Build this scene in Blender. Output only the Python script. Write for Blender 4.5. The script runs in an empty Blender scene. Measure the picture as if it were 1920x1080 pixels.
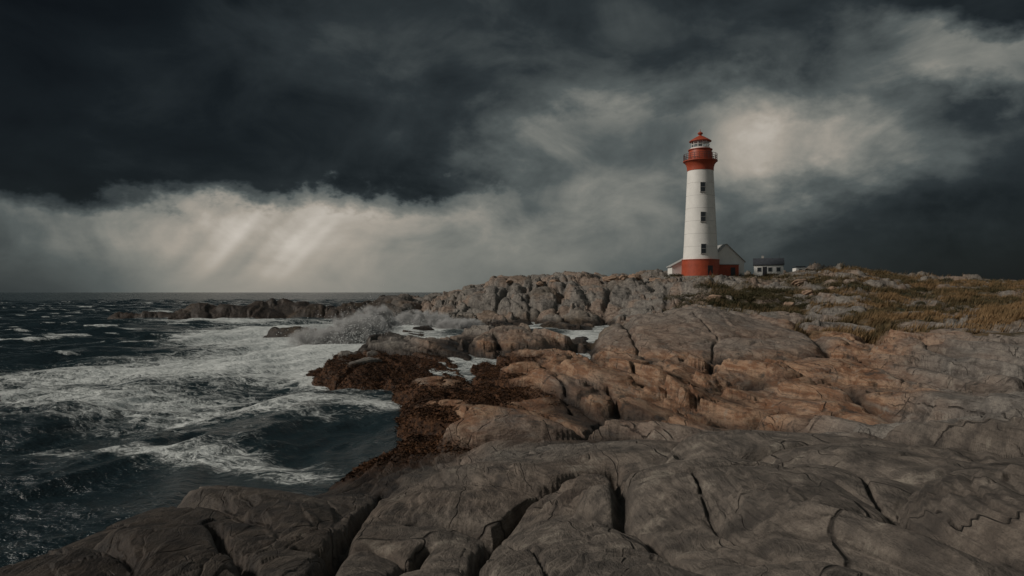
import bpy, math, random, bmesh
import numpy as np
from mathutils import Vector
rng=np.random.default_rng(7); random.seed(7)
scene=bpy.context.scene
F=1280.0; H=5.0; HV=548.0
# ---------------------------------------------------------------- helpers
def ss(a,b,x):
    t=np.clip((x-a)/(b-a),0,1); return t*t*(3-2*t)
def hsh(ix,iy,seed):
    h=(ix.astype(np.int64)*374761393+iy.astype(np.int64)*668265263+seed*1442695041)&0xffffffff
    h=((h^(h>>13))*1274126177)&0xffffffff
    h=((h^(h>>16))*2246822519)&0xffffffff
    h=h^(h>>15)
    return (h&0xffffff)/float(0x1000000)
def gn(x,y,seed=0):
    ix=np.floor(x);iy=np.floor(y);fx=x-ix;fy=y-iy
    u=fx*fx*fx*(fx*(fx*6-15)+10);v=fy*fy*fy*(fy*(fy*6-15)+10)
    def g(a,b):
        an=hsh(ix+a,iy+b,seed)*2*math.pi
        return np.cos(an)*(fx-a)+np.sin(an)*(fy-b)
    n0=g(0,0)*(1-u)+g(1,0)*u; n1=g(0,1)*(1-u)+g(1,1)*u
    return (n0*(1-v)+n1*v)*1.5
def fbm(x,y,o=4,seed=0,gain=.5):
    s=0;a=1
    for i in range(o):
        s=s+a*gn(x,y,seed+i*17); x=x*2.03+5.1; y=y*2.03-3.7; a*=gain
    return s
def vor(x,y,seed=0,jit=.9):
    ix=np.floor(x);iy=np.floor(y)
    f1=np.full(x.shape,9.);f2=np.full(x.shape,9.);cid=np.zeros(x.shape);cx=np.zeros(x.shape);cy=np.zeros(x.shape)
    for a in(-1,0,1):
        for b in(-1,0,1):
            jx=ix+a;jy=iy+b
            px=jx+.5+jit*(hsh(jx,jy,seed)-.5);py=jy+.5+jit*(hsh(jx,jy,seed+91)-.5)
            dx=x-px;dy=y-py;d=np.sqrt(dx*dx+dy*dy)
            n=d<f1
            f2=np.where(n,f1,np.minimum(f2,d))
            cid=np.where(n,hsh(jx,jy,seed+33),cid);cx=np.where(n,dx,cx);cy=np.where(n,dy,cy)
            f1=np.where(n,d,f1)
    return f1,f2,cid,cx,cy
def P(u,v,d): return ((u-960)/F*d,d,H-(v-HV)/F*d)
def W(u,d,z): return ((u-960)/F*d,d,z)
# ---------------------------------------------------------------- terrain survey points
C=[]
for a in [(1000,1080,3.8),(1250,1080,3.7),(1500,1080,3.7),(1900,1080,3.8),(750,1080,4.2),(500,1080,5.2),(250,1080,7),
 (0,1080,10),(850,1000,6.3),(650,1000,8),(1100,960,6.6),(1400,940,6.6),(1700,940,6.2),(1900,960,5.6),
 (700,940,11.5),(900,905,11),(1050,865,12),(820,870,16),(950,855,16.5),(1100,826,16.5),(1250,808,15.8),(1400,798,15.2),(1600,789,14.5),(1880,790,12.5),
 (1200,855,11.5),(1500,850,10),(1800,850,9),
 (1080,782,24.5),(1150,770,24.5),(1250,765,23.5),(1020,700,30.5),(1090,690,29.5),(1170,698,28.5),(1250,710,27.5),(1400,703,30),(1300,682,36),(1550,700,29),(1600,740,22),(1800,740,18.5),(1900,720,21),
 (990,735,29),(900,735,30),(900,780,24),(1000,815,20),(850,810,22),(820,760,27),(700,698,39),(640,706,38),(820,720,33),
 (740,676,46),(870,665,48),(880,632,60),(960,624,63),(1000,655,47),(800,640,62),(720,636,70),(1060,650,50),
 (1120,620,60),(1160,597,62),(1250,588,62),(1330,592,62),(1250,640,50),(1250,680,40),(1400,650,46),(1450,606,62),(1350,670,40),(1500,635,52),
 (1600,635,45),(1700,690,29),(1880,680,26),(1880,635,40),(1600,600,70),(1850,600,66),(1750,640,42),
 (1900,560,105),(1700,562,105),(1500,566,100),(1350,572,95),(1250,578,88),(1750,585,82),
 (690,570,132),(760,556,134),(840,540,138),(900,528,138),(960,521,138),(1020,520,137),(1100,523,137),(1200,522,137),(1300,520,136),(1310,516,143),(1380,518,139),(1450,518,141),
 (1550,506,142),(1620,509,144),(1700,520,146),(1800,526,146),(1920,531,146),(2200,535,146),
 (900,590,110),(1050,585,108),(1150,590,100),(1000,557,122),(1100,562,118),(1200,562,114),(800,585,122),(1000,535,132),(1200,543,122),(900,557,125)]:
    C.append(P(*a))
for (u,v) in [(240,985),(440,932),(600,925),(700,885),(730,855),(780,832),(790,800),(770,770),(745,745),(640,738),(580,708),(600,690),(665,672),(650,648),(700,622),(820,612),(720,603),(880,606),(1080,622),(980,612)]:
    d=H*F/(v-HV); C.append(W(u,d,0.1))
for (u,d) in [(0,16),(150,20),(350,21),(550,22),(620,24),(640,29),(560,34),(450,36),(500,48),(540,62),(500,80),(550,100),(300,60),(0,40),(0,90),(300,100),(400,170),(600,105),(640,112),(0,200),(600,200),(750,220),(-600,30),(-600,100),(-1500,20),(-1500,60),(-600,250)]:
    C.append(W(u,d,-2.2))
for (u,d) in [(760,104),(850,100),(930,94),(1000,88),(1060,82)]: C.append(W(u,d,-.9))
for (u,d,z) in [(1000,24,.5),(1150,21,.55),(1300,20,.9),(1450,19.5,1.2),(1650,18,1.5),(1100,73,.4),(1250,74,1.2),(1400,78,1.6)]:
    C.append(W(u,d,z))
for (u,d,z) in [(960,175,6),(1300,180,8),(1700,180,7),(1300,230,5),(2200,200,6),(850,175,1),(3000,60,3.5),(3500,30,4),(2600,90,4),(4000,120,5)]:
    C.append(W(u,d,z))
C+=[(0,0,3.42),(2,0,3.6),(-2,0,3.2),(0,-4,3.8),(6,-4,4.4),(-6,-4,1.8),(-10,-8,-1),(-10,2,0.2),(-8,5,1.0),(-14,8,-1.5),(10,0,4.6),(0,-15,4.5),(20,-15,6),(-16,-18,-2),(8,6,4.0),(0,-60,6),(60,-60,8),(-60,-60,-3),(40,5,6),(100,0,7),(0,-200,6),(-200,-200,-3),(200,-100,8),(-100,0,-3),(-250,0,-3),(250,60,7),(-40,10,-3),(120,20,6)]
C=np.array(C)
def pm(x,y):
    r=np.hypot(x,y)+1e-6; k=np.log(1+r/3)/r
    return x*k,y*k
cx_,cy_=pm(C[:,0],C[:,1]); cc=.1
def ker(dx,dy): return np.sqrt(dx*dx+dy*dy+cc*cc)
n=len(C)
A=np.zeros((n+1,n+1));A[:n,:n]=ker(cx_[:,None]-cx_[None],cy_[:,None]-cy_[None])-np.eye(n)*.008
A[:n,n]=1;A[n,:n]=1
wts=np.linalg.solve(A,np.append(C[:,2],0))
def base_h(x,y):
    px,py=pm(x,y); s=np.full(x.shape,wts[n])
    for i in range(n): s+=wts[i]*ker(px-cx_[i],py-cy_[i])
    return s
def uvd(x,y):
    yy=np.maximum(y,.5); return 960+F*x/yy, yy
DD=np.geomspace(3.2,170,900)
def hit(u,v):
    x=(u-960)/F*DD; zr=H-(v-HV)/F*DD
    b=np.maximum(base_h(x,DD.copy()),0)
    k=np.where(zr<b)[0]
    i=k[0] if len(k) else len(DD)-1
    return x[i],DD[i]
TR=[([(1170,905),(1230,935),(1330,985),(1450,1030),(1570,1079)],.05,.40,.6),
([(1150,838),(1160,870),(1170,905)],.10,.45,.7),
([(930,905),(905,930),(885,960),(905,990),(925,1035),(915,1079)],.09,.60,.7),
([(720,890),(650,955),(600,1010),(520,1075)],.12,.55,.8),
([(1150,838),(1080,852),(1000,872),(950,895),(930,905),(860,915),(780,930)],.13,.6,.9),
([(930,910),(1010,950),(1030,1010),(1045,1079)],.022,.15,.6),
([(1160,860),(1300,842),(1420,818),(1520,806),(1700,812),(1915,830)],.15,.5,.9),
([(1400,830),(1480,870),(1640,900),(1905,935)],.04,.22,.7),
([(1250,945),(1400,960),(1650,1000),(1905,1060)],.03,.18,.5),
([(800,945),(720,1000),(660,1079)],.08,.42,.7),
([(560,985),(700,965),(850,960)],.08,.34,.6),
([(400,960),(480,1030),(560,1079)],.10,.4,.7),
([(1300,880),(1350,930),(1440,960)],.03,.12,.4),
([(1600,860),(1700,930),(1850,1000)],.03,.16,.5),
([(1020,622),(1100,645),(1130,672),(1230,700),(1400,700),(1550,694),(1700,737),(1915,752)],.35,.9,1.8),
([(1180,775),(1330,775),(1500,747),(1650,772),(1915,785)],.35,.7,1.6),
([(850,655),(900,700),(960,712)],.35,.7,1.4),
([(1118,600),(1105,640)],.6,1.1,2.5),
([(1175,600),(1190,645),(1260,690)],.12,.45,.8),
([(1120,655),(1300,652),(1480,640)],.10,.38,.8),([(1300,600),(1340,640),(1330,690)],.08,.3,.7),
([(1480,600),(1560,650),(1700,682),(1915,702)],.45,.9,2.4),
([(1600,602),(1700,640),(1915,662)],.5,.9,2.6),
([(1500,575),(1600,592),(1750,615),(1915,622)],.6,.9,3.0),
([(960,525),(930,560),(960,600)],.5,1.3,4.),([(1060,528),(1040,570),(1090,605)],.5,1.3,4.),([(870,540),(830,570),(780,600)],.5,1.2,4.),
([(1150,533),(1130,570),(1180,605)],.5,1.3,4.),([(1250,535),(1250,570),(1330,592)],.5,1.2,4.),([(1000,527),(990,560),(1010,604)],.4,.8,2.),
([(820,548),(780,570),(730,596)],.5,.9,2.),([(870,562),(980,574),(1120,568),(1260,558)],.6,1.,3.),
([(780,680),(850,700),(900,735)],.3,.5,1.2),([(930,630),(960,670),(1080,688)],.25,.6,1.2),
([(1135,705),(1150,740),(1170,780)],.14,.5,.6),([(1050,702),(1060,740),(1075,780)],.12,.4,.6),([(1350,715),(1500,735),(1600,765)],.12,.4,.9),([(1250,722),(1400,742)],.12,.35,.8),
([(1100,700),(1250,735),(1400,765)],.10,.35,.7),([(1200,700),(1400,725),(1550,745)],.1,.3,.7)]
TRW=[([hit(*p) for p in pl],w,dp,sh) for pl,w,dp,sh in TR]
def trenches(x,y):
    z=np.zeros_like(x);ck=np.zeros_like(x)
    for pl,w,dp,sh in TRW:
        pa=np.array(pl);R=max(sh*3,w*4)
        m=(x>pa[:,0].min()-R)&(x<pa[:,0].max()+R)&(y>pa[:,1].min()-R)&(y<pa[:,1].max()+R)
        if not m.any(): continue
        xx=x[m];yy=y[m];dm=np.full(xx.shape,1e9)
        for (x0,y0),(x1,y1) in zip(pl[:-1],pl[1:]):
            dx=x1-x0;dy=y1-y0;L2=dx*dx+dy*dy+1e-9
            t=np.clip(((xx-x0)*dx+(yy-y0)*dy)/L2,0,1)
            d=np.hypot(xx-x0-t*dx,yy-y0-t*dy);dm=np.minimum(dm,d)
        z[m]-=dp*.6*np.exp(-(dm/w)**2)+dp*.5*np.exp(-(dm/sh))
        ck[m]=np.maximum(ck[m],np.exp(-(dm/(w*.8))**2))
    return z,ck
def grassmask(x,y):
    r=np.hypot(x,y); u,_=uvd(x,y)
    nse=fbm(x/14,y/9,4,50)
    g=ss(1470,1620,u+nse*140)*ss(64,84,r+nse*20)
    g2=np.exp(-((u-1410)/95)**2)*np.exp(-((y-104)/11)**2)*1.3
    g3=ss(1340,1430,u)*ss(126,134,y)
    g=np.clip(np.maximum(np.maximum(g,g2),g3)+nse*.4*(r>60),0,1)*(y>40)
    rk=ss(.02,.26,fbm(x/9+31,y/6,4,77))
    return np.clip(g*(1-.9*rk),0,1)
def profile(t,p=2.4):
    t=np.clip(t,0,1); return 1-(1-t)**p
def domemask(x,y):
    q=((x-14.8)/10.)**2+((y-54)/13.)**2
    return np.clip(1-q,0,1)
def terrain(x,y):
    b=base_h(x,y); r=np.hypot(x,y)
    def bump(x0,y0,sx,sy,h): return h*np.exp(-((x-x0)/sx)**4-((y-y0)/sy)**2)
    isl=np.maximum.reduce([bump(-57,136,14,8,4.7),bump(-48,142,10,8,5.7),bump(-69,133,10,5,3.5),bump(-37,136,8,7,4.6),bump(-29,134,8,8,5.2),bump(-25,77,4.8,1.8,3.),bump(-20,82,3.5,2,3.1),bump(-16.5,71,3.2,2.2,3.5)])
    b=np.where(isl>.02,np.maximum(b,-2.2+isl),b)
    wx=fbm(x/11,y/14,3,3);wy=fbm(x/9+40,y/9-20,3,5)
    a=x*.22-y*.975; c=x*.975+y*.22      # a: along strike, c: across
    a=a+wy*2.2;c=c+wx*2.2
    far=ss(16,60,r);mid=ss(14,26,r);hl=ss(85,105,r);nr=1-ss(10,18,r)
    land=ss(-1.6,.2,b)*(1-.35*ss(-16,-26,x)*(y>60))
    gm=grassmask(x,y)
    u,_=uvd(x,y)
    dq=domemask(x,y); dmm=ss(0,.3,dq); keep=1-.75*dmm
    z=b+.9*np.sqrt(dq)*(r>20)
    wx2=fbm(x/2.2,y/2.2,3,23)*.3;wy2=fbm(x/2.2+9,y/2.2,3,29)*.35
    tz,tck=trenches(x+wx2*.4*(.3+mid),y+wy2*.4*(.3+mid))
    z+=tz*land
    crack=tck.copy()
    f1,f2,cid,dx,dy=vor(c/9.0,a/17,11)
    e=profile((f2-f1)/.6)
    z+=land*keep*(.05+far*(1-.8*gm))*(e*(1.0+(cid-.5)*1.0-dx*.7+dy*.8*(np.mod(cid*5,1)*2-1))-.75)*1.1
    a2=a+wy2;c2=c+wx2
    f1,f2,cid,dx,dy=vor(c2/3.0,a2/6.6,21)
    e=profile((f2-f1)/(.30+.2*nr),3.0)
    amp2=.25+.07*mid+.10*hl
    z+=land*keep*amp2*(1-.7*gm)*(e*(1+(cid-.5)*1.5-dx*1.2+dy*1.2*(np.mod(cid*7,1)*2-1))-.75)
    crack=np.maximum(crack,(1-ss(0,.022,f2-f1))*.8*keep)
    f1,f2,cid,dx,dy=vor(c2/6.0,a2/8.,37)
    z+=land*hl*(1-.8*gm)*.62*(profile((f2-f1)/.32,2.6)*(1+(cid-.5)*1.3+dx*.5)-.7)
    f1,f2,cid,dx,dy=vor(c2/1.15+wx2,a2/2.6,31)
    e=profile((f2-f1)/.18,3)
    b3=ss(-.05,.3,fbm(x/6,y/9,2,71))
    z+=land*keep*(.065*b3*(.6+mid)+.05*far)*(1-.6*gm)*(e*(1+(cid-.5)*1.8-dx)-.7)
    crack=np.maximum(crack,(1-ss(0,.05,f2-f1))*.6*b3*keep)
    f1,f2,cid,dx,dy=vor(c2/.42+wx2*2,a2/1.15,41)
    b4=ss(.05,.4,fbm(x/2.3+7,y/3.4,3,73))*(1-ss(18,26,r))
    z+=land*.03*b4*(profile((f2-f1)/.2,3)*(1+(cid-.5)*2-dx)-.7)
    z+=land*(fbm(x/1.3,y/2.2,5,81,.48)*.028+fbm(x/5,y/10,3,85)*.15*(.5+far))
    def ledge(z,h,k,til,seed,m):
        q=(z+til*c+.05*a+.22*h*fbm(x/4,y/6,4,seed))/h; f=q-np.floor(q)
        idn=hsh(np.floor(q),np.floor(a/11+np.floor(q)*.37),seed)
        return z+m*k*(.35+.65*idn)*h*(ss(.68,.98,f)-f)
    lm=ss(-.35,.25,fbm(x/9,y/14,3,66))
    gk=land*keep*(1-.8*gm)*(.25+.75*lm)
    z=ledge(z,.60,.9,.20,61,gk*mid)
    z=ledge(z,.17,.9,.17,63,gk*(1-hl))
    ln_=ss(-.1,.3,fbm(x/3,y/5,3,68))
    z=ledge(z,.075,.8,.26,67,land*nr*ln_)
    z=ledge(z,1.3,.5,.10,65,gk*hl)
    low=1-ss(.35,1.0,z)
    swm=ss(540,600,u)*(1-ss(960,1060,u+fbm(x/3,y/3,2,91)*60))*ss(17.5,20.5,y)*(1-ss(46,52,y))*(y>0)
    z+=ss(540,600,u)*(1-ss(1250,1350,u))*ss(17.5,20.5,y)*(1-ss(46,52,y))*(y>0)*land*.22
    weed=np.clip(ss(.3,.65,low+fbm(x/3,y/3,3,90)*.4)*swm,0,1)
    z+=weed*np.abs(fbm(x/.7,y/.7,3,95))*.15*land
    pad=np.exp(-(((x-38.3)/6)**2+((y-141)/6)**2)**2); pad2=np.exp(-(((x-56)/7)**2+((y-150)/6)**2)**2)
    z=z*(1-pad)+8.45*pad; z=z*(1-pad2)+8.6*pad2
    front=np.exp(-(((x-44)/13)**2)**2)*ss(118,128,y)*(1-ss(146,150,y))
    z=np.where(front>.05,z-front*np.maximum(z-8.3,0)*.9,z)
    return z,crack,weed,gm
def grid_mesh(name,th,rr,fn):
    T,R=np.meshgrid(th,rr); x=R*np.sin(T);y=R*np.cos(T)
    xs=x.ravel();ys=y.ravel()
    z,attrs=fn(xs,ys,R.ravel())
    nr,nt=R.shape
    idx=np.arange(nr*nt).reshape(nr,nt)
    q=np.stack([idx[:-1,:-1],idx[:-1,1:],idx[1:,1:],idx[1:,:-1]],-1).reshape(-1,4)[:, ::-1]
    me=bpy.data.meshes.new(name)
    me.vertices.add(len(xs));me.vertices.foreach_set('co',np.stack([xs,ys,z],-1).astype(np.float32).ravel())
    m=len(q);me.loops.add(m*4);me.loops.foreach_set('vertex_index',q.astype(np.int32).ravel())
    me.polygons.add(m);me.polygons.foreach_set('loop_start',np.arange(0,m*4,4,dtype=np.int32))
    me.polygons.foreach_set('loop_total',np.full(m,4,dtype=np.int32))
    me.update(calc_edges=True)
    me.polygons.foreach_set('use_smooth',np.ones(m,dtype=bool))
    for k,v in attrs.items():
        at=me.attributes.new(k,'FLOAT_COLOR','POINT');at.data.foreach_set('color',v.astype(np.float32).ravel())
    me.update()
    ob=bpy.data.objects.new(name,me);scene.collection.objects.link(ob);return ob
def tris_mesh(name,V,Fc,col=None,mat=None):
    me=bpy.data.meshes.new(name);me.vertices.add(len(V));me.vertices.foreach_set('co',V.astype(np.float32).ravel())
    m=len(Fc);me.loops.add(m*3);me.loops.foreach_set('vertex_index',Fc.astype(np.int32).ravel())
    me.polygons.add(m);me.polygons.foreach_set('loop_start',np.arange(0,m*3,3,dtype=np.int32));me.polygons.foreach_set('loop_total',np.full(m,3,dtype=np.int32))
    me.update(calc_edges=True)
    if col is not None:
        at=me.attributes.new('col','FLOAT_COLOR','POINT');at.data.foreach_set('color',col.astype(np.float32).ravel())
    if mat: me.materials.append(mat)
    ob=bpy.data.objects.new(name,me);scene.collection.objects.link(ob);return ob
# ---------------------------------------------------------------- node helper
class NT:
    def __init__(s,nt): s.t=nt;nt.nodes.clear()
    def n(s,typ,**kw):
        nd=s.t.nodes.new(typ)
        ins=kw.pop('ins',{})
        for k,v in kw.items(): setattr(nd,k,v)
        for k,v in ins.items():
            if isinstance(v,bpy.types.NodeSocket): s.t.links.new(v,nd.inputs[k])
            else: nd.inputs[k].default_value=v
        return nd
    def m(s,op,a,b=None,c=None,clamp=False):
        ins={0:a}
        if b is not None: ins[1]=b
        if c is not None: ins[2]=c
        return s.n('ShaderNodeMath',operation=op,use_clamp=clamp,ins=ins).outputs[0]
    def mr(s,v,a,b,c=0,d=1,smooth=True):
        return s.n('ShaderNodeMapRange',interpolation_type='SMOOTHSTEP' if smooth else 'LINEAR',ins={0:v,1:a,2:b,3:c,4:d}).outputs[0]
    def mix(s,f,a,b,bt='MIX'):
        nd=s.n('ShaderNodeMix',data_type='RGBA',blend_type=bt)
        for k,v in ((0,f),(6,a),(7,b)):
            if isinstance(v,bpy.types.NodeSocket): s.t.links.new(v,nd.inputs[k])
            else: nd.inputs[k].default_value=(tuple(v)+(1,))[:4] if k else v
        return nd.outputs[2]
    def noise(s,vec,scale,detail=4,rough=.5,dist=0):
        return s.n('ShaderNodeTexNoise',ins={'Vector':vec,'Scale':scale,'Detail':detail,'Roughness':rough,'Distortion':dist})
    def map(s,vec,scale=(1,1,1),rot=(0,0,0),loc=(0,0,0)):
        return s.n('ShaderNodeMapping',ins={'Vector':vec,'Scale':scale,'Rotation':rot,'Location':loc}).outputs[0]
def newmat(name):
    m=bpy.data.materials.new(name);m.use_nodes=True;return m,NT(m.node_tree)
def simple(name,col,rough=.6,var=.12,scale=2.,bump=.0,metal=0,spec=.4,streak=1.):
    m,t=newmat(name)
    g=t.n('ShaderNodeNewGeometry').outputs['Position']
    nz=t.noise(g,scale,6,.6).outputs[0]
    f=t.mr(nz,.3,.7)
    c=t.mix(f,[x*(1-var) for x in col],[min(1,x*(1+var)) for x in col])
    st=t.noise(t.map(g,(1.6,1.6,.12)),1.4,5,.6).outputs[0]
    c=t.mix(t.mr(st,.5,.75,0,var*1.5*streak),c,[x*.5+.02 for x in col])
    b=t.n('ShaderNodeBsdfPrincipled',ins={'Base Color':c,'Roughness':rough,'Metallic':metal,'Specular IOR Level':spec})
    if bump:
        t.t.links.new(t.n('ShaderNodeBump',ins={'Height':t.noise(g,scale*8,5).outputs[0],'Strength':bump,'Distance':.02}).outputs[0],b.inputs['Normal'])
    t.n('ShaderNodeOutputMaterial',ins={0:b.outputs[0]});return m
def lin(c): return [((x/255)/12.92 if x/255<=.04045 else ((x/255+.055)/1.055)**2.4) for x in c]
# ---------------------------------------------------------------- sky
w=bpy.data.worlds.new('World');scene.world=w;w.use_nodes=True
t=NT(w.node_tree)
sun_el=math.radians(34); sun_dir=Vector((-.92,-.20,0)).normalized()
D=t.n('ShaderNodeTexCoord').outputs['Generated']
sx=t.n('ShaderNodeSeparateXYZ',ins={0:D}); X,Y,Z=sx.outputs
Yc=t.m('MAXIMUM',Y,.25)
p=t.m('DIVIDE',X,Yc); q=t.m('DIVIDE',Z,Yc)
zd=t.m('ADD',t.m('ABSOLUTE',Z),.30)
deck=t.n('ShaderNodeCombineXYZ',ins={0:t.m('DIVIDE',X,zd),1:t.m('DIVIDE',Y,zd),2:0.}).outputs[0]
sv=t.map(D,(1,1,1.6))
w1=t.noise(sv,3.0,4,.55); w1s=t.n('ShaderNodeSeparateColor',ins={0:w1.outputs[1]})
w2=t.noise(sv,10,5,.6); w2s=t.n('ShaderNodeSeparateColor',ins={0:w2.outputs[1]})
damp=t.mr(q,0.0,.12,.25,1)
def warp(base,k1,k2,i):
    a=t.m('MULTIPLY',t.m('SUBTRACT',w1s.outputs[i],.5),k1); b=t.m('MULTIPLY',t.m('SUBTRACT',w2s.outputs[i],.5),k2)
    return t.m('ADD',base,t.m('MULTIPLY',t.m('ADD',a,b),damp))
pw=warp(p,.24,.20,0); qw=warp(q,.09,.15,1)
tt=t.m('DIVIDE',t.m('ADD',pw,.75),1.5)
rows=[(-150,[20,20,26,32,42,46,48,48,44,44,46,40,30]),
(0,[13,16,22,32,48,52,52,48,42,44,50,38,22]),
(60,[14,18,26,38,54,54,64,56,54,60,84,128,104]),
(120,[15,18,26,34,46,48,62,58,54,68,108,136,92]),
(180,[15,18,24,28,34,40,62,84,78,118,92,64,42]),
(240,[16,19,23,24,28,34,86,126,112,164,136,88,44]),
(300,[18,20,23,23,26,34,126,104,118,152,114,70,34]),
(335,[20,23,25,24,30,48,116,108,118,130,94,56,32]),
(358,[52,64,62,46,86,100,122,114,114,112,80,46,30]),
(400,[88,122,130,120,136,130,126,116,108,92,58,38,26]),
(450,[76,110,146,152,142,130,122,112,96,64,38,29,21]),
(500,[62,82,132,156,134,120,112,102,80,46,32,25,18]),
(545,[54,68,118,146,128,112,102,90,66,40,28,22,16])]
val=None
for i,(v,vals) in enumerate(rows):
    r=t.n('ShaderNodeValToRGB',ins={0:tt});cr=r.color_ramp;cr.interpolation='B_SPLINE'
    while len(cr.elements)<13: cr.elements.new(.5)
    for j,e in enumerate(cr.elements): e.position=0.01*j
    for j in range(12,-1,-1):
        cr.elements[j].position=((j*160-960)/F+.75)/1.5
    for j in range(13): cr.elements[j].color=(vals[j]/255,)*3+(1,)
    if val is None: val=r.outputs[0]
    else:
        f=t.mr(qw,(HV-rows[i-1][0])/F,(HV-v)/F,0,1,smooth=(i in(8,9)))
        val=t.mix(f,val,r.outputs[0])
g=t.n('ShaderNodeSeparateColor',ins={0:val}).outputs[0]
n1=t.noise(deck,1.7,7,.55,.5).outputs[0]
n2=t.noise(sv,6,7,.56,.5).outputs[0]
n3=t.noise(sv,2.6,4,.5,.3).outputs[0]
det=t.m('ADD',t.m('ADD',t.m('MULTIPLY',t.m('SUBTRACT',n1,.5),.22),t.m('MULTIPLY',t.m('SUBTRACT',n2,.5),.54)),t.m('MULTIPLY',t.m('SUBTRACT',n3,.5),.25))
amp=t.m('MULTIPLY',t.m('ADD',g,.11),2.0)
lowf=t.mr(q,0,.13,.22,1)
g=t.m('ADD',g,t.m('MULTIPLY',t.m('MULTIPLY',det,amp),lowf))
s=t.m('SUBTRACT',p,t.m('MULTIPLY',q,.95))
sh=t.n('ShaderNodeTexNoise',noise_dimensions='1D',ins={'W':t.m('ADD',s,t.m('MULTIPLY',n2,.03)),'Scale':10.,'Detail':2.}).outputs[0]
msk=t.m('MULTIPLY',t.m('MULTIPLY',t.mr(p,-.62,-.40),t.mr(p,-.16,-.32)),t.m('MULTIPLY',t.mr(q,.0,.05),t.mr(q,.15,.10)))
g=t.m('ADD',g,t.m('MULTIPLY',t.m('MULTIPLY',t.m('SUBTRACT',sh,.50),.60),msk))
gen=t.m('ADD',.36,t.m('MULTIPLY',t.m('SUBTRACT',n1,.5),.5))
fb=t.mr(Y,.62,.30)
g=t.m('ADD',t.m('MULTIPLY',g,t.m('SUBTRACT',1.,fb)),t.m('MULTIPLY',gen,fb))
cr=t.n('ShaderNodeValToRGB',ins={0:g});c=cr.color_ramp
st=[(0,(6,8,9)),(.09,(20,25,27)),(.2,(44,50,52)),(.35,(85,91,90)),(.47,(124,125,119)),(.6,(163,156,145)),(.85,(215,208,198))]
while len(c.elements)<len(st): c.elements.new(.5)
for e,(a,b) in zip(c.elements,st): e.position=a;e.color=tuple(lin(b))+(1,)
skyt=t.n('ShaderNodeTexSky',sky_type='NISHITA',sun_disc=False,sun_elevation=sun_el,sun_rotation=math.atan2(sun_dir.x,sun_dir.y))
bg1=t.n('ShaderNodeBackground',ins={0:cr.outputs[0],1:1.})
bg2=t.n('ShaderNodeBackground',ins={0:skyt.outputs[0],1:.06})
mx=t.n('ShaderNodeMixShader',ins={0:.02,1:bg1.outputs[0],2:bg2.outputs[0]})
t.n('ShaderNodeOutputWorld',ins={0:mx.outputs[0]})
sl=bpy.data.lights.new('sun','SUN');sl.energy=2.3;sl.angle=math.radians(10);sl.color=(1,.92,.82)
so=bpy.data.objects.new('sun',sl);scene.collection.objects.link(so)
dv=Vector((sun_dir.x*math.cos(sun_el),sun_dir.y*math.cos(sun_el),math.sin(sun_el)))
so.rotation_euler=dv.to_track_quat('Z','Y').to_euler();so.location=dv*50
# ---------------------------------------------------------------- rock material
rock,t=newmat('granite')
G=t.n('ShaderNodeNewGeometry').outputs['Position']
zn=t.n('ShaderNodeAttribute',attribute_name='zone')
zs=t.n('ShaderNodeSeparateColor',ins={0:zn.outputs['Color']}); warm,wet_shade,grs=zs.outputs; weed=zn.outputs['Alpha']
z2=t.n('ShaderNodeAttribute',attribute_name='zone2');z2s=t.n('ShaderNodeSeparateColor',ins={0:z2.outputs['Color']}); crk,green,nearbr=z2s.outputs
wv=t.noise(G,.35,3,.5); wvv=t.n('ShaderNodeVectorMath',operation='MULTIPLY_ADD',ins={0:wv.outputs[1],1:(2.0,2.0,.5),2:G}).outputs[0]
strm=t.map(wvv,(1.,.15,2.2),(0,0,math.radians(10)))
big=t.noise(G,.35,5,.6).outputs[0]; medn=t.noise(G,2.2,7,.66).outputs[0]; grain=t.noise(G,34,4,.75).outputs[0]
vein=t.noise(strm,2.0,7,.68,.3).outputs[0]
vein2=t.noise(strm,9,5,.72,.2).outputs[0]
col=t.mix(t.mr(big,.35,.65),(.155,.142,.131),(.240,.220,.198))
col=t.mix(t.mr(medn,.42,.66,0,.7),col,(.33,.300,.266))
col=t.mix(t.mr(vein,.50,.64,0,.6),col,(.085,.075,.068))
wm=t.m('MULTIPLY',warm,t.mr(t.noise(strm,.8,5,.65).outputs[0],.22,.50),clamp=True)
col=t.mix(wm,col,t.mix(t.mr(vein,.38,.6),(.42,.27,.175),(.23,.112,.060)))
col=t.mix(t.m('MULTIPLY',nearbr,.75),col,t.mix(t.mr(medn,.35,.65),(.068,.055,.046),(.185,.150,.122)))
col=t.mix(t.mr(vein2,.50,.66,0,.55),col,(.055,.046,.041))
lic=t.noise(G,1.1,8,.72).outputs[0]
col=t.mix(t.mr(lic,.57,.66,0,.5),col,(.34,.305,.255))
col=t.mix(t.mr(lic,.46,.34,0,.85),col,(.06,.052,.046))
col=t.mix(t.mr(grain,.35,.68,0,.4),col,(.05,.045,.04))
v_=t.map(wvv,(.55,.15,.1)); c1=t.n('ShaderNodeTexVoronoi',feature='DISTANCE_TO_EDGE',ins={'Vector':v_,'Scale':1.}).outputs[0]
v_=t.map(wvv,(1.7,.6,.3)); c2=t.n('ShaderNodeTexVoronoi',feature='DISTANCE_TO_EDGE',ins={'Vector':v_,'Scale':1.}).outputs[0]
k1=t.m('MULTIPLY',t.mr(c1,.0,.007,1,0),t.mr(medn,.40,.54)); k2=t.m('MULTIPLY',t.mr(c2,0,.011,1,0),t.mr(big,.50,.62,.0,.8))
kk=t.m('MAXIMUM',t.m('MAXIMUM',k1,k2),t.m('MULTIPLY',crk,.6),clamp=True)
col=t.mix(t.m('MULTIPLY',kk,.75),col,(.022,.019,.017))
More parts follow.
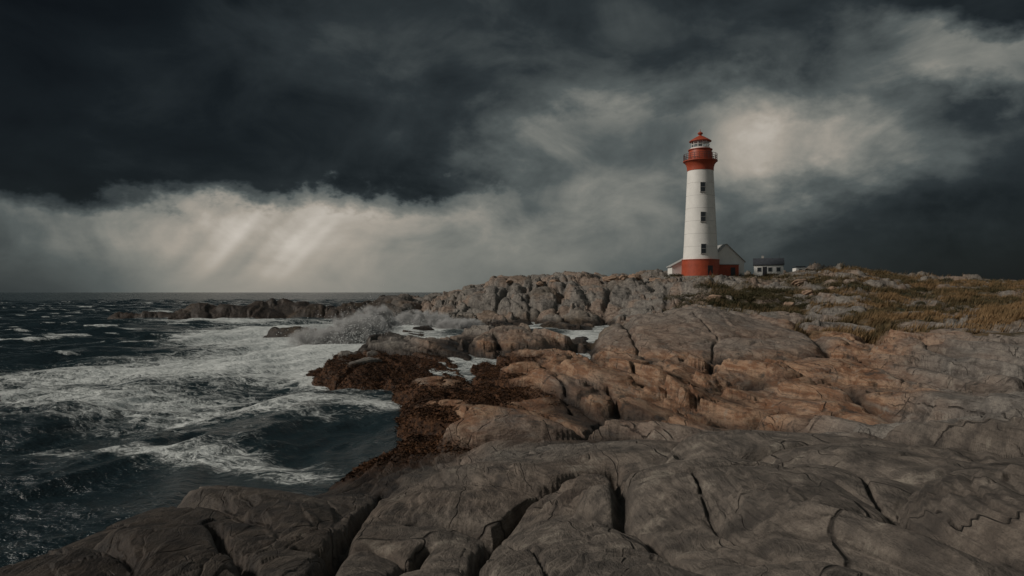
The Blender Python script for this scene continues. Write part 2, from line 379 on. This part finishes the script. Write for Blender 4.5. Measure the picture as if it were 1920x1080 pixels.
col=t.mix(wet_shade,col,t.mix(t.mr(medn,.35,.7),(.016,.013,.012),(.055,.042,.033)))  # wet rock at the waterline, plus the painted vignette at near left
wd=t.noise(G,5,5,.75).outputs[0]
col=t.mix(weed,col,t.mix(t.mr(wd,.35,.65),(.02,.010,.006),(.12,.054,.024)))
so1=t.mix(t.mr(medn,.35,.65),(.06,.042,.022),(.16,.105,.055)); so1=t.mix(green,so1,t.mix(t.mr(medn,.35,.65),(.022,.025,.012),(.062,.055,.028)))
col=t.mix(grs,col,so1)
hgt=t.m('ADD',t.m('MULTIPLY',medn,.20),t.m('MULTIPLY',grain,.045))
hgt=t.m('ADD',hgt,t.m('MULTIPLY',t.noise(G,9,5,.7).outputs[0],.11))
vk=t.m('SUBTRACT',.5,t.m('MULTIPLY',nearbr,.25))
hgt=t.m('SUBTRACT',hgt,t.m('MULTIPLY',vein,vk)); hgt=t.m('SUBTRACT',hgt,t.m('MULTIPLY',vein2,.17))
hgt=t.m('SUBTRACT',hgt,t.m('MULTIPLY',kk,.30))
hgt=t.m('ADD',hgt,t.m('MULTIPLY',t.m('MULTIPLY',wd,weed),.5))
bp=t.n('ShaderNodeBump',ins={'Height':hgt,'Strength':1.,'Distance':.26})
rg=t.mr(wet_shade,0,1,.85,.42,smooth=False)
bs=t.n('ShaderNodeBsdfPrincipled',ins={'Base Color':col,'Roughness':rg,'Specular IOR Level':.25,'Normal':bp.outputs[0]})
t.n('ShaderNodeOutputMaterial',ins={0:bs.outputs[0]})
# ---------------------------------------------------------------- build terrain
def theta(nd,ns):
    a=math.radians(42)
    return np.concatenate([np.linspace(-math.pi,-a,ns)[:-1],np.linspace(-a,a,nd),np.linspace(a,math.pi,ns)[1:]])
def tf(x,y,r):
    z,ck,weed,gm=terrain(x,y)
    u,d=uvd(x,y)
    nz=fbm(x/6,y/9,4,101)
    warm=ss(740,860,u)*(1-ss(1600,1900,u+nz*150))*ss(17,22,y)*(1-ss(50,70,y))*(1.1+.7*nz)
    warm=warm*(1-.7*ss(0,.4,domemask(x,y)))
    warm=warm+.40*ss(60,100,r)*ss(-.1,.4,nz)+.3*(r<20)*ss(.1,.5,nz)
    wet_shade=1-ss(.25,1.1,z+nz*.5)
    left_vignette=ss(0.3,-4.6,x+nz*1.5)*(1-ss(12,18,r)); wet_shade=np.clip(np.maximum(wet_shade,left_vignette*.88),0,1)  # left foreground darkened like wet rock: corner vignette painted into the colour
    wet_shade=np.maximum(wet_shade,(ss(820,680,u)*(y>60)*.9))
    near=(1-ss(14,20,r))
    green=np.clip(np.exp(-((u-1410)/110)**2)*1.2+ss(-.05,.4,fbm(x/16,y/10,3,120)),0,1)*gm
    return z,{'zone':np.stack([np.clip(warm,0,1),wet_shade,gm,weed],-1),'zone2':np.stack([ck,green,near,0*z],-1)}
rr=np.concatenate([np.geomspace(.6,3.0,30)[:-1],np.geomspace(3.0,200,950),np.geomspace(205,420,24)])
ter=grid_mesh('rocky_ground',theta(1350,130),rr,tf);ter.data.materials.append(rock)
# ---------------------------------------------------------------- sea
water,t=newmat('sea_water')
G=t.n('ShaderNodeNewGeometry').outputs['Position']
at=t.n('ShaderNodeAttribute',attribute_name='foam');ats=t.n('ShaderNodeSeparateColor',ins={0:at.outputs['Color']}); fm,crest,dist=ats.outputs
wn=t.noise(G,.35,4,.6);wv=t.n('ShaderNodeVectorMath',operation='MULTIPLY_ADD',ins={0:wn.outputs[1],1:(3.5,3.5,0),2:G}).outputs[0]
def ridge(sc,rot,st,w):
    nn=t.noise(t.map(wv,(sc,sc*st,1),(0,0,math.radians(rot))),1.,5,.6,.3).outputs[0]
    return t.mr(t.m('ABSOLUTE',t.m('SUBTRACT',nn,.5)),0,w,1,0)
r1=ridge(.22,-14,2.0,.045);r2=ridge(.7,-10,1.7,.06);r3=ridge(2.0,15,1.3,.09)
fz=t.noise(G,6,6,.7).outputs[0]
net=t.m('ADD',t.m('ADD',t.m('MULTIPLY',r1,.50),t.m('MULTIPLY',r2,.5)),t.m('MULTIPLY',r3,.4))
blob=t.noise(t.map(wv,(.20,.42,1)),1.,6,.65).outputs[0]
tot=t.m('ADD',t.m('MULTIPLY',net,t.m('ADD',.30,fm)),t.m('ADD',t.m('MULTIPLY',fm,1.25),t.m('MULTIPLY',t.m('SUBTRACT',blob,.5),1.9)))
tot=t.m('ADD',tot,t.m('MULTIPLY',t.m('SUBTRACT',fz,.5),.9))
tot=t.m('ADD',tot,t.m('MULTIPLY',crest,.5))
foam=t.mr(tot,.55,1.55,0,.95)
bw=t.noise(t.map(G,(1,1.4,1),(0,0,math.radians(-20))),1.5,6,.62).outputs[0]
bw2=t.noise(t.map(G,(.5,1.,1),(0,0,math.radians(-25))),.40,4,.55).outputs[0]
hh=t.m('ADD',t.m('MULTIPLY',bw,.40),t.m('MULTIPLY',bw2,.6)); hh=t.m('ADD',hh,t.m('MULTIPLY',foam,.08))
bp=t.n('ShaderNodeBump',ins={'Height':hh,'Strength':.95,'Distance':.8})
wc=t.mix(t.m('MULTIPLY',fm,.6,clamp=True),(.012,.025,.031),(.038,.066,.070))
b1=t.n('ShaderNodeBsdfPrincipled',ins={'Base Color':wc,'Roughness':.2,'Specular IOR Level':.38,'Normal':bp.outputs[0]})
b2=t.n('ShaderNodeBsdfPrincipled',ins={'Base Color':(.64,.67,.66,1),'Roughness':.8,'Specular IOR Level':.1,'Normal':bp.outputs[0]})
mx=t.n('ShaderNodeMixShader',ins={0:foam,1:b1.outputs[0],2:b2.outputs[0]})
t.n('ShaderNodeOutputMaterial',ins={0:mx.outputs[0]})
waves=[]
for i in range(46):
    L=.9*(20/.9)**(i/45.); th=math.radians(-25)+rng.normal()*.5
    waves.append((L,th,rng.random()*6.28,.0082*L**.80*(.6+.8*rng.random())))
def sf(x,y,r):
    z=np.zeros_like(x)
    wx=fbm(x/14,y/14,3,201)*2.0; wy=fbm(x/14+7,y/14,3,207)*2.0
    sp=r*.0065
    for L,th,ph,a in waves:
        k=2*math.pi/L; s=np.sin(k*((x+wx)*math.cos(th)+(y+wy)*math.sin(th))+ph)
        z+=a*(1-ss(L*.18,L*.42,sp))*(s+.3*(2*s*s-1))
    u,d=uvd(x,y); v=HV+H*F/d
    b=base_h(x,y)
    shal=ss(-1.9,-.2,b)*(r<300)*(y>0)
    z*=1-.5*shal
    z+=.12*fbm(x/20,y/9,3,211)*(r<400)-.05
    def gs(u0,v0,su,sv,a,tilt=0): return a*np.exp(-((u-u0)/su)**2-((v-v0-tilt*(u-u0))/sv)**2)
    f=gs(600,650,140,36,1.1)+gs(430,630,120,18,.9)+gs(480,690,230,32,.8)+gs(180,700,260,20,.7,-.05)+gs(100,738,270,18,.6)+gs(350,765,290,24,.62)+gs(430,860,160,20,.6)+gs(560,885,90,12,.65)+gs(690,755,80,14,.55)+gs(800,609,110,7,1.2)+gs(660,612,50,8,.9)+gs(420,601,140,4.5,1.)+gs(300,588,30,3,1.)+gs(1070,632,50,8,.9)+gs(200,855,160,14,.5)+gs(640,640,60,16,.5)+gs(250,800,350,60,.2)+gs(640,700,70,26,.45)
    f=f*(y>3)+.6*ss(-.8,-.1,b)*(r<200)*ss(30,45,r)
    crest=ss(.18,.46,z)*(.3+.7*ss(0,.4,fbm(x/25,y/12,3,222)))
    cap=ss(.34,.5,fbm(x/9,y/3.5,3,230))*(r>60)*(r<420)*ss(700,500,u)*.6
    f=f+cap*ss(0,.15,z)
    col=np.stack([np.clip(f,0,1.3),crest,r/1000,0*z+1],-1)
    return z,{'foam':col}
rs=np.concatenate([np.geomspace(3,500,820),np.geomspace(520,30000,50)])
sea=grid_mesh('sea',theta(950,90),rs,sf);sea.data.materials.append(water)
# ---------------------------------------------------------------- vegetation
def leafmat(name,a,b,c):
    m,t=newmat(name)
    at=t.n('ShaderNodeAttribute',attribute_name='col');s=t.n('ShaderNodeSeparateColor',ins={0:at.outputs['Color']})
    co=t.mix(s.outputs[0],a,b);co=t.mix(s.outputs[1],co,c)
    bs=t.n('ShaderNodeBsdfPrincipled',ins={'Base Color':co,'Roughness':.75,'Specular IOR Level':.15})
    t.n('ShaderNodeOutputMaterial',ins={0:bs.outputs[0]});return m
def blades(name,x,y,z,h,wd,lean,mat,c1,c2):
    n=len(x);an=rng.random(n)*6.283;la=math.radians(-10)+rng.normal(size=n)*.7
    bx=np.cos(an)*wd/2;by=np.sin(an)*wd/2
    tx=x+np.cos(la)*h*lean;ty=y+np.sin(la)*h*lean
    V=np.empty((n*3,3));V[0::3]=np.stack([x-bx,y-by,z-.05],-1);V[1::3]=np.stack([x+bx,y+by,z-.05],-1);V[2::3]=np.stack([tx,ty,z+h],-1)
    Fc=np.arange(n*3).reshape(n,3); col=np.repeat(np.stack([c1,c2,0*c1,0*c1+1],-1),3,0)
    return tris_mesh(name,V,Fc,col,mat)
N=460000
u=rng.uniform(1280,2150,N);d=rng.uniform(54,158,N);x=(u-960)/F*d;y=d
gm=grassmask(x,y);cl=ss(-.45,.3,fbm(x/2.2,y/2.2,3,300))
k=(gm*cl>rng.random(N)*.8+.05)&~((np.abs(x-38.3)<6)&(np.abs(y-141)<6));x=x[k];y=y[k];u=u[k]
z,_,_,_=terrain(x,y)
gr=np.clip(np.exp(-((u-1410)/110)**2)*1.3+ss(-.25,.3,fbm(x/16,y/10,3,120)),0,1)
h=(.22+.45*rng.random(len(x)))*(.6+.9*ss(-.3,.5,fbm(x/4,y/4,2,310)))
blades('grass',x,y,z,h,.07+.05*rng.random(len(x)),.55,leafmat('dry_grass',(.135,.080,.038),(.27,.175,.088),(.042,.040,.020)),rng.random(len(x)),gr*(.4+.6*rng.random(len(x))))
cent=[]
for i in range(130):
    uu=random.gauss(1410,62);dd=random.uniform(92,114);cent.append(((uu-960)/F*dd,dd,random.uniform(.5,1.2)))
for i in range(16): cent.append((34.5-random.random()*5.5,139+random.random()*3,random.uniform(.4,.8)))
for i in range(90):
    uu=random.uniform(1480,1950);dd=random.uniform(80,135);cent.append(((uu-960)/F*dd,dd,random.uniform(.3,.8)))
cent=np.array(cent);cz,_,_,_=terrain(cent[:,0].copy(),cent[:,1].copy())
V=[];cc1=[]
for (a,b,rad),zz in zip(cent,cz):
    m=int(900*rad);dr=rng.normal(size=(m,3));dr/=np.linalg.norm(dr,axis=1)[:,None];dr[:,2]=np.abs(dr[:,2])
    rr_=rad*(.55+.5*rng.random(m)**.5)*(1+.25*np.sin(dr[:,0]*7+a)*np.cos(dr[:,1]*6+b))
    pt=dr*rr_[:,None]*np.array([1.5,1.2,.75])+np.array([a,b,zz-.1])
    o1=rng.normal(size=(m,3))*.07;o2=rng.normal(size=(m,3))*.07
    V.append(np.stack([pt,pt+o1,pt+o2],1).reshape(-1,3));cc1.append(np.repeat(rng.random(m)*.6+.4*(np.sin(a*3)>0),3))
V=np.concatenate(V);cc1=np.clip(np.concatenate(cc1),0,1)
tris_mesh('shrub_thicket',V,np.arange(len(V)).reshape(-1,3),np.stack([cc1,0*cc1,0*cc1,0*cc1+1],-1),leafmat('shrub_leaf',(.028,.03,.014),(.085,.07,.035),(.1,.08,.04)))
N=220000
u=rng.uniform(540,1100,N);d=17*(56/17)**rng.random(N);x=(u-960)/F*d;y=d
z,_,wdm,_=terrain(x,y)
k=(wdm>.3+rng.random(N)*.5)&(z>-.25);x=x[k];y=y[k];z=z[k];m=len(x)
pt=np.stack([x,y,z+.01],-1);o=rng.normal(size=(m,3))*np.array([.07,.07,.02]);o2=rng.normal(size=(m,3))*np.array([.03,.03,.02])
V=np.stack([pt,pt+o,pt+o*.7+o2+np.array([0,0,.02])],1).reshape(-1,3);c1=np.repeat(rng.random(m)*ss(-.5,.5,fbm(x/1.5,y/1.5,2,400)),3)
tris_mesh('seaweed',V,np.arange(len(V)).reshape(-1,3),np.stack([c1,0*c1,0*c1,0*c1+1],-1),leafmat('kelp',(.022,.011,.006),(.12,.056,.026),(.1,.05,.02)))
def boulder(uu,dd,s,sq=(1,1,.7)):
    bm=bmesh.new();bmesh.ops.create_icosphere(bm,subdivisions=4,radius=1)
    sd=random.randint(0,999)
    co=np.array([v.co[:] for v in bm.verts])
    nn=fbm(co[:,0]*1.1+sd,co[:,1]*1.1+co[:,2]*1.3,4,sd)
    for v,k_ in zip(bm.verts,nn):
        c=v.co; l=max(abs(c.x),abs(c.y),abs(c.z)); c=c*(.65+.35/l*.75); v.co=Vector((c.x*sq[0],c.y*sq[1],c.z*sq[2]))*(1+.35*k_)*s
    for f_ in bm.faces:f_.smooth=True
    me=bpy.data.meshes.new('boulder');bm.to_mesh(me);bm.free();me.materials.append(rockb)
    ob=bpy.data.objects.new('boulder',me);scene.collection.objects.link(ob)
    xx=(uu-960)/F*dd;zz=terrain(np.array([xx]),np.array([dd*1.]))[0][0]
    ob.location=(xx,dd,zz+s*.2);ob.rotation_euler=(0,0,random.random()*6)
rockb=simple('boulder_granite',(.25,.17,.12),.85,.3,3,.8)
for a in [(955,137,.7,(1.4,1,.7)),(1010,136,.9,(2,1,.6)),(1145,136.,1.1,(1.6,1,.6)),(1190,136,1.3,(1.7,1,.7)),(1170,134,.8),(1095,136,.6),(1040,136,.8,(1.6,1,.6)),(1228,135,.8,(1.6,1,.6)),(1500,120,1.0,(1.5,1,.7)),(1515,105,.9),(1560,112,.8),(1340,101,.9,(1.4,1,.7)),(1480,98,.8)]:
    boulder(*a)
# ---------------------------------------------------------------- buildings
def link(ob,par=None):
    scene.collection.objects.link(ob)
    if par: ob.parent=par
    return ob
def emp(name,loc,rot=0):
    e=bpy.data.objects.new(name,None);scene.collection.objects.link(e);e.location=loc;e.rotation_euler=(0,0,rot);return e
def lathe(name,prof,par,mat,seg=48,smooth=True,cap=True):
    bm=bmesh.new();rings=[]
    for r,z in prof:
        rings.append([bm.verts.new((r*math.cos(2*math.pi*i/seg),r*math.sin(2*math.pi*i/seg),z)) for i in range(seg)])
    for a,b in zip(rings[:-1],rings[1:]):
        for i in range(seg):
            f=bm.faces.new((a[i],a[(i+1)%seg],b[(i+1)%seg],b[i]));f.smooth=smooth
    if cap: bm.faces.new(rings[-1]);bm.faces.new(rings[0][::-1])
    me=bpy.data.meshes.new(name);bm.to_mesh(me);bm.free();me.materials.append(mat)
    ob=link(bpy.data.objects.new(name,me),par)
    if smooth:
        try: me.set_sharp_from_angle(angle=math.radians(28))
        except Exception: pass
    return ob
def box(name,c,s,par,mat,rot=0,bev=.0):
    bm=bmesh.new();bmesh.ops.create_cube(bm,size=1)
    bmesh.ops.scale(bm,vec=s,verts=bm.verts)
    me=bpy.data.meshes.new(name);bm.to_mesh(me);bm.free();me.materials.append(mat)
    ob=link(bpy.data.objects.new(name,me),par);ob.location=c;ob.rotation_euler=(0,0,rot);return ob
def poly(name,verts,faces,par,mat):
    me=bpy.data.meshes.new(name);me.from_pydata(verts,[],faces);me.update();me.materials.append(mat)
    return link(bpy.data.objects.new(name,me),par)
white=simple('white_paint',(.72,.71,.68),.55,.05,.8)
red=simple('red_paint',(.34,.062,.028),.5,.14,1.2)
seamc=simple('seam_paint',(.42,.41,.39),.6,.05,1)
dark=simple('dark_frame',(.03,.03,.035),.4,.1)
glassm=simple('window_glass',(.02,.025,.03),.08,.1,1,0,0,.6)
iron=simple('rail_iron',(.10,.05,.045),.5,.2)
roofd=simple('dark_roof',(.045,.05,.06),.6,.2,2)
roofl=simple('pale_roof',(.36,.36,.35),.6,.12,2)
conc=simple('concrete',(.33,.31,.29),.8,.15,1)
lg,t=newmat('lantern_glass')
a_=t.n('ShaderNodeBsdfTransparent',ins={0:(.85,.88,.88,1)});b_=t.n('ShaderNodeBsdfGlossy',ins={0:(.8,.8,.8,1),1:.08})
t.n('ShaderNodeOutputMaterial',ins={0:t.n('ShaderNodeMixShader',ins={0:.22,1:a_.outputs[0],2:b_.outputs[0]}).outputs[0]})
LX=(1313.5-960)/F*141;LY=141.;S=141/F
L=emp('lighthouse',(LX,LY,8.35))
def zz(v): return H-(v-HV)/F*141-8.35
R=lambda px: px/2*S
zb=zz(487);zt=zz(321)
lathe('red_base',[(R(70),-1.2),(R(68),zb-.12),(R(69.5),zb-.12),(R(69.5),zb)],L,red)
lathe('white_tower',[(R(64),zb+.002),(R(60),zb+(zt-zb)*.2),(R(53),zb+(zt-zb)*.65),(R(47.5),zt)],L,white,seg=64)
def rad(z):
    return float(np.interp((z-zb)/(zt-zb),[0,.2,.65,1],[R(64),R(60),R(53),R(47.5)]))
for i in range(1,7):
    z0=zb+(zt-zb)*i/7.; lathe('seam_ring_%d'%i,[(rad(z0)+.001,z0-.025),(rad(z0)+.012,z0-.022),(rad(z0)+.012,z0+.022),(rad(z0)+.001,z0+.025)],L,seamc,cap=False,seg=64)
lathe('red_corbel',[(R(48.5),zt+.003),(R(49),zz(315)),(R(52),zz(309)),(R(59),zz(304.5)),(R(63),zz(303.5)),(R(63),zz(301.8))],L,red)
lathe('watch_room',[(R(44),zz(301.7)),(R(43),zz(287)),(R(41),zz(282.5)),(R(44.5),zz(282)),(R(44.5),zz(280.6))],L,red)
lathe('lantern_base',[(R(36),zz(280.5)),(R(36),zz(277.5))],L,white)
lathe('lantern_glass',[(R(32),zz(277.4)),(R(32),zz(266))],L,lg,seg=12,smooth=False,cap=False)
for i in range(12):
    an=2*math.pi*i/12
    box('mullion_%d'%i,(math.cos(an)*R(32.5),math.sin(an)*R(32.5),(zz(277.4)+zz(266))/2),(.09,.09,zz(266)-zz(277.4)),L,white,an)
lathe('lantern_rail',[(R(33.2),zz(272)),(R(34),zz(272)),(R(34),zz(271.3)),(R(33.2),zz(271.3))],L,white,cap=False)
lathe('lens',[(.25,zz(277)),(.45,zz(275)),(.6,zz(272)),(.45,zz(269)),(.2,zz(267.5))],L,roofl,seg=20)
lathe('roof',[(R(37),zz(266.2)),(R(41),zz(265.5)),(R(41),zz(264.6)),(R(30),zz(261)),(R(17),zz(257)),(R(7),zz(254.5))],L,red,seg=24)
lathe('vent_ball',[(R(5),zz(254.4)),(R(5),zz(252.5)),(R(9),zz(251.2)),(R(10),zz(249.7)),(R(7),zz(248)),(R(3),zz(247.2)),(.05,zz(245.8)),(.04,zz(242))],L,red,seg=16)
for k_,vv in enumerate((290.5,294.5,298.5)):
    lathe('gallery_rail_%d'%k_,[(R(60.5),zz(vv)),(R(61.6),zz(vv)),(R(61.6),zz(vv)+.07),(R(60.5),zz(vv)+.07)],L,iron,cap=False)
for i in range(22):
    an=2*math.pi*i/22+.1
    box('rail_post_%d'%i,(math.cos(an)*R(61),math.sin(an)*R(61),(zz(302)+zz(290))/2),(.08,.08,zz(290)-zz(302)),L,iron,an)
for i,vv in enumerate((354,409,468)):
    z0=zz(vv);rd=rad(z0); an=math.radians(-90-5.5)
    for nm,s,off,mt in (('frame',(.12+.5,1.05,2.0),-.20,roofl),('glass',(.5,.9,1.85),-.125,glassm),('bar',(.5,.05,1.85),-.10,dark),('transom',(.5,.9,.06),-.098,roofl),('sill',(.5,1.2,.10),-.06,conc)):
        zo=-1.05 if nm=='sill' else 0
        box('window_%s_%d'%(nm,i),(math.cos(an)*(rd+off),math.sin(an)*(rd+off),z0+zo),s,L,mt,an)
box('door',(math.cos(math.radians(-75))*(R(68)-.2),math.sin(math.radians(-75))*(R(68)-.2),1.0),(.5,1.1,2.1),L,dark,math.radians(-75))
def gable_house(name,x,y,z,w,dp,eave,apex,rot,walls,roofm,over=.25):
    e=emp(name,(x,y,z),rot)
    X=w/2;Yd=dp/2
    v=[(-X,-Yd,-1.5),(X,-Yd,-1.5),(X,-Yd,eave),(0,-Yd,apex),(-X,-Yd,eave),(-X,Yd,-1.5),(X,Yd,-1.5),(X,Yd,eave),(0,Yd,apex),(-X,Yd,eave)]
    poly('walls',v,[(0,1,2,3,4),(6,5,9,8,7),(1,6,7,2),(5,0,4,9)],e,walls)
    k=over;sl=(apex-eave)/X; tk=.16
    for sg,nm in((1,'roof_right'),(-1,'roof_left')):
        a=(0,apex+.02);b=(sg*(X+k),eave-sl*k+.02)
        pts=[(a[0],-Yd-k,a[1]),(b[0],-Yd-k,b[1]),(b[0],Yd+k,b[1]),(a[0],Yd+k,a[1])]
        pts+=[(p_[0],p_[1],p_[2]+tk) for p_ in pts]
        poly(nm,pts,[(0,1,2,3),(4,7,6,5),(0,4,5,1),(1,5,6,2),(2,6,7,3)],e,roofm)
    return e
kb=gable_house('keeper_house',(1350-960)/F*147,147,8.3,7.4,9,3.15,6.7,0,white,roofl)
box('foundation',(0,0,-.6),(7.7,9.3,1.8),kb,conc)
ra=emp('brick_annex',((1362-960)/F*143,143.4,8.3))
box('walls',(.0,-.4,.6),(4.2,3.0,3.6),ra,red);box('roof',(0,-.4,2.48),(4.4,3.2,.14),ra,roofl)
box('door',(.9,-1.93,.9),(.95,.06,1.9),ra,dark)
lt=emp('storage_shed',((1270-960)/F*146,146,8.3))
poly('walls',[(-1.6,-2,-2),(2.6,-2,-2),(2.6,2,-2),(-1.6,2,-2),(-1.6,-2,2.2),(2.6,-2,4.4),(2.6,2,4.4),(-1.6,2,2.2)],[(0,1,5,4),(1,2,6,5),(2,3,7,6),(3,0,4,7)],lt,white)
poly('roof',[(-1.9,-2.2,2.06),(2.8,-2.2,4.52),(2.8,2.2,4.52),(-1.9,2.2,2.06),(-1.9,-2.2,2.2),(2.8,-2.2,4.66),(2.8,2.2,4.66),(-1.9,2.2,2.2)],[(4,5,6,7),(0,1,5,4),(1,2,6,5),(3,0,4,7),(0,3,2,1)],lt,roofl)
d2=150.
ch=emp('white_cottage',((1441-960)/F*d2,d2,H-(517-HV)/F*d2),math.radians(-20))
X=3.0;Yd=2.3;ev=2.35;ap=3.7
v=[(-X,-Yd,-1.5),(X,-Yd,-1.5),(X,Yd,-1.5),(-X,Yd,-1.5),(-X,-Yd,ev),(X,-Yd,ev),(X,Yd,ev),(-X,Yd,ev),(-X,0,ap),(X,0,ap)]
poly('walls',v,[(0,1,5,4),(2,3,7,6),(1,2,6,9,5),(3,0,4,8,7)],ch,white)
k=.2;sl_=(ap-ev)/Yd
for sg,nm in((-1,'roof_front'),(1,'roof_back')):
    pts=[(-X-k,0,ap+.02),(X+k,0,ap+.02),(X+k,sg*(Yd+k),ev-sl_*k+.02),(-X-k,sg*(Yd+k),ev-sl_*k+.02)];pts+=[(a,b,c_+.14) for a,b,c_ in pts]
    poly(nm,pts,[(0,1,2,3),(4,5,6,7),(0,4,5,1),(1,5,6,2),(2,6,7,3),(3,7,4,0)],ch,roofd)
for i,xx in enumerate((-1.9,.3,2.0)):
    box('window_frame_%d'%i,(xx,-Yd-.02,1.3),(.9,.08,1.0),ch,roofl);box('window_glass_%d'%i,(xx,-Yd-.045,1.3),(.72,.06,.82),ch,glassm)
box('door',(-.8,-Yd-.03,.95),(.85,.08,1.9),ch,dark);box('chimney',(-1.2,.3,ap+.2),(.5,.5,1.0),ch,conc)
box('gable_window',(X+.02,0,1.6),(.08,.8,.9),ch,glassm)
box('antenna_pole',(2.2,0.2,ap+.5),(.05,.05,1.3),ch,dark)
sd=emp('garden_shed',((1497-960)/F*152,152,8.75))
poly('walls',[(-.9,-1,-1),(1.1,-1,-1),(1.1,1,-1),(-.9,1,-1),(-.9,-1,1.6),(1.1,-1,1.9),(1.1,1,1.9),(-.9,1,1.6)],[(0,1,5,4),(1,2,6,5),(2,3,7,6),(3,0,4,7),(4,5,6,7)],sd,white)
box('roof',(.1,0,1.95),(2.3,2.3,.12),sd,roofd);box('door',(.1,-1.03,.6),(.7,.06,1.5),sd,dark)
# ---------------------------------------------------------------- spray
sp,t=newmat('spray_mist')
tc=t.n('ShaderNodeTexCoord').outputs['Object']
ln=t.n('ShaderNodeVectorMath',operation='LENGTH',ins={0:tc}).outputs['Value']
G=t.n('ShaderNodeNewGeometry').outputs['Position']
nn=t.noise(G,.9,5,.65,.5).outputs[0]
dn=t.m('MULTIPLY',t.mr(t.m('ADD',ln,t.m('MULTIPLY',t.m('SUBTRACT',nn,.5),1.7)),.95,.1,0,1),6.)
vs=t.n('ShaderNodeVolumePrincipled',ins={'Color':(.985,.985,.985,1),'Density':dn,'Anisotropy':.0})
t.n('ShaderNodeOutputMaterial',ins={'Volume':vs.outputs[0]})
spr=emp('sea_spray',(0,0,0))
for i,(uu,dd,zc,a,b,c_) in enumerate([(668,67,.8,3.6,1.8,2.6),(615,66,.4,4.2,1.8,1.6),(705,72,1.6,2.8,1.6,2.4),(790,100,.4,6,2.,2.2),(860,97,.2,4,2,1.4)]):
    bm=bmesh.new();bmesh.ops.create_icosphere(bm,subdivisions=3,radius=1)
    me=bpy.data.meshes.new('mist_%d'%i);bm.to_mesh(me);bm.free();me.materials.append(sp)
    ob=link(bpy.data.objects.new('mist_%d'%i,me),spr);ob.location=((uu-960)/F*dd,dd,zc);ob.scale=(a,b,c_)
pts=[]
for (uu,dd,n_,sx_,hz) in [(672,66,2600,1.9,1.3),(620,66,1600,1.8,.7),(700,71,1200,1.,1.5),(790,99,1500,3,.8)]:
    q_=rng.normal(size=(n_,3))*np.array([sx_,1,hz]);q_[:,2]=np.abs(q_[:,2]);q_+=np.array([(uu-960)/F*dd,dd,0]);pts.append(q_)
pts=np.concatenate(pts);m=len(pts);r_=.010+.025*rng.random((m,1,1))
tet=np.array([(1,1,1),(-1,-1,1),(-1,1,-1),(1,-1,-1)])*1.
V=(pts[:,None,:]+tet[None]*r_).reshape(-1,3);fi=np.array([(0,1,2),(0,3,1),(0,2,3),(1,3,2)])
Fc=(np.arange(m)[:,None,None]*4+fi[None]).reshape(-1,3)
dm=simple('foam_white',(.75,.77,.76),.5,.02)
dr_=tris_mesh('droplets',V,Fc,None,dm);dr_.parent=spr
# ---------------------------------------------------------------- camera
cam=bpy.data.cameras.new('camera');cam.sensor_width=36;cam.lens=24;cam.clip_start=.1;cam.clip_end=60000
co=bpy.data.objects.new('camera',cam);scene.collection.objects.link(co);co.location=(0,0,H)
co.rotation_euler=(math.radians(90)+math.atan((HV-540)/F),0,0)
scene.camera=co
scene.view_settings.view_transform='Standard';scene.view_settings.look='None';scene.view_settings.exposure=0
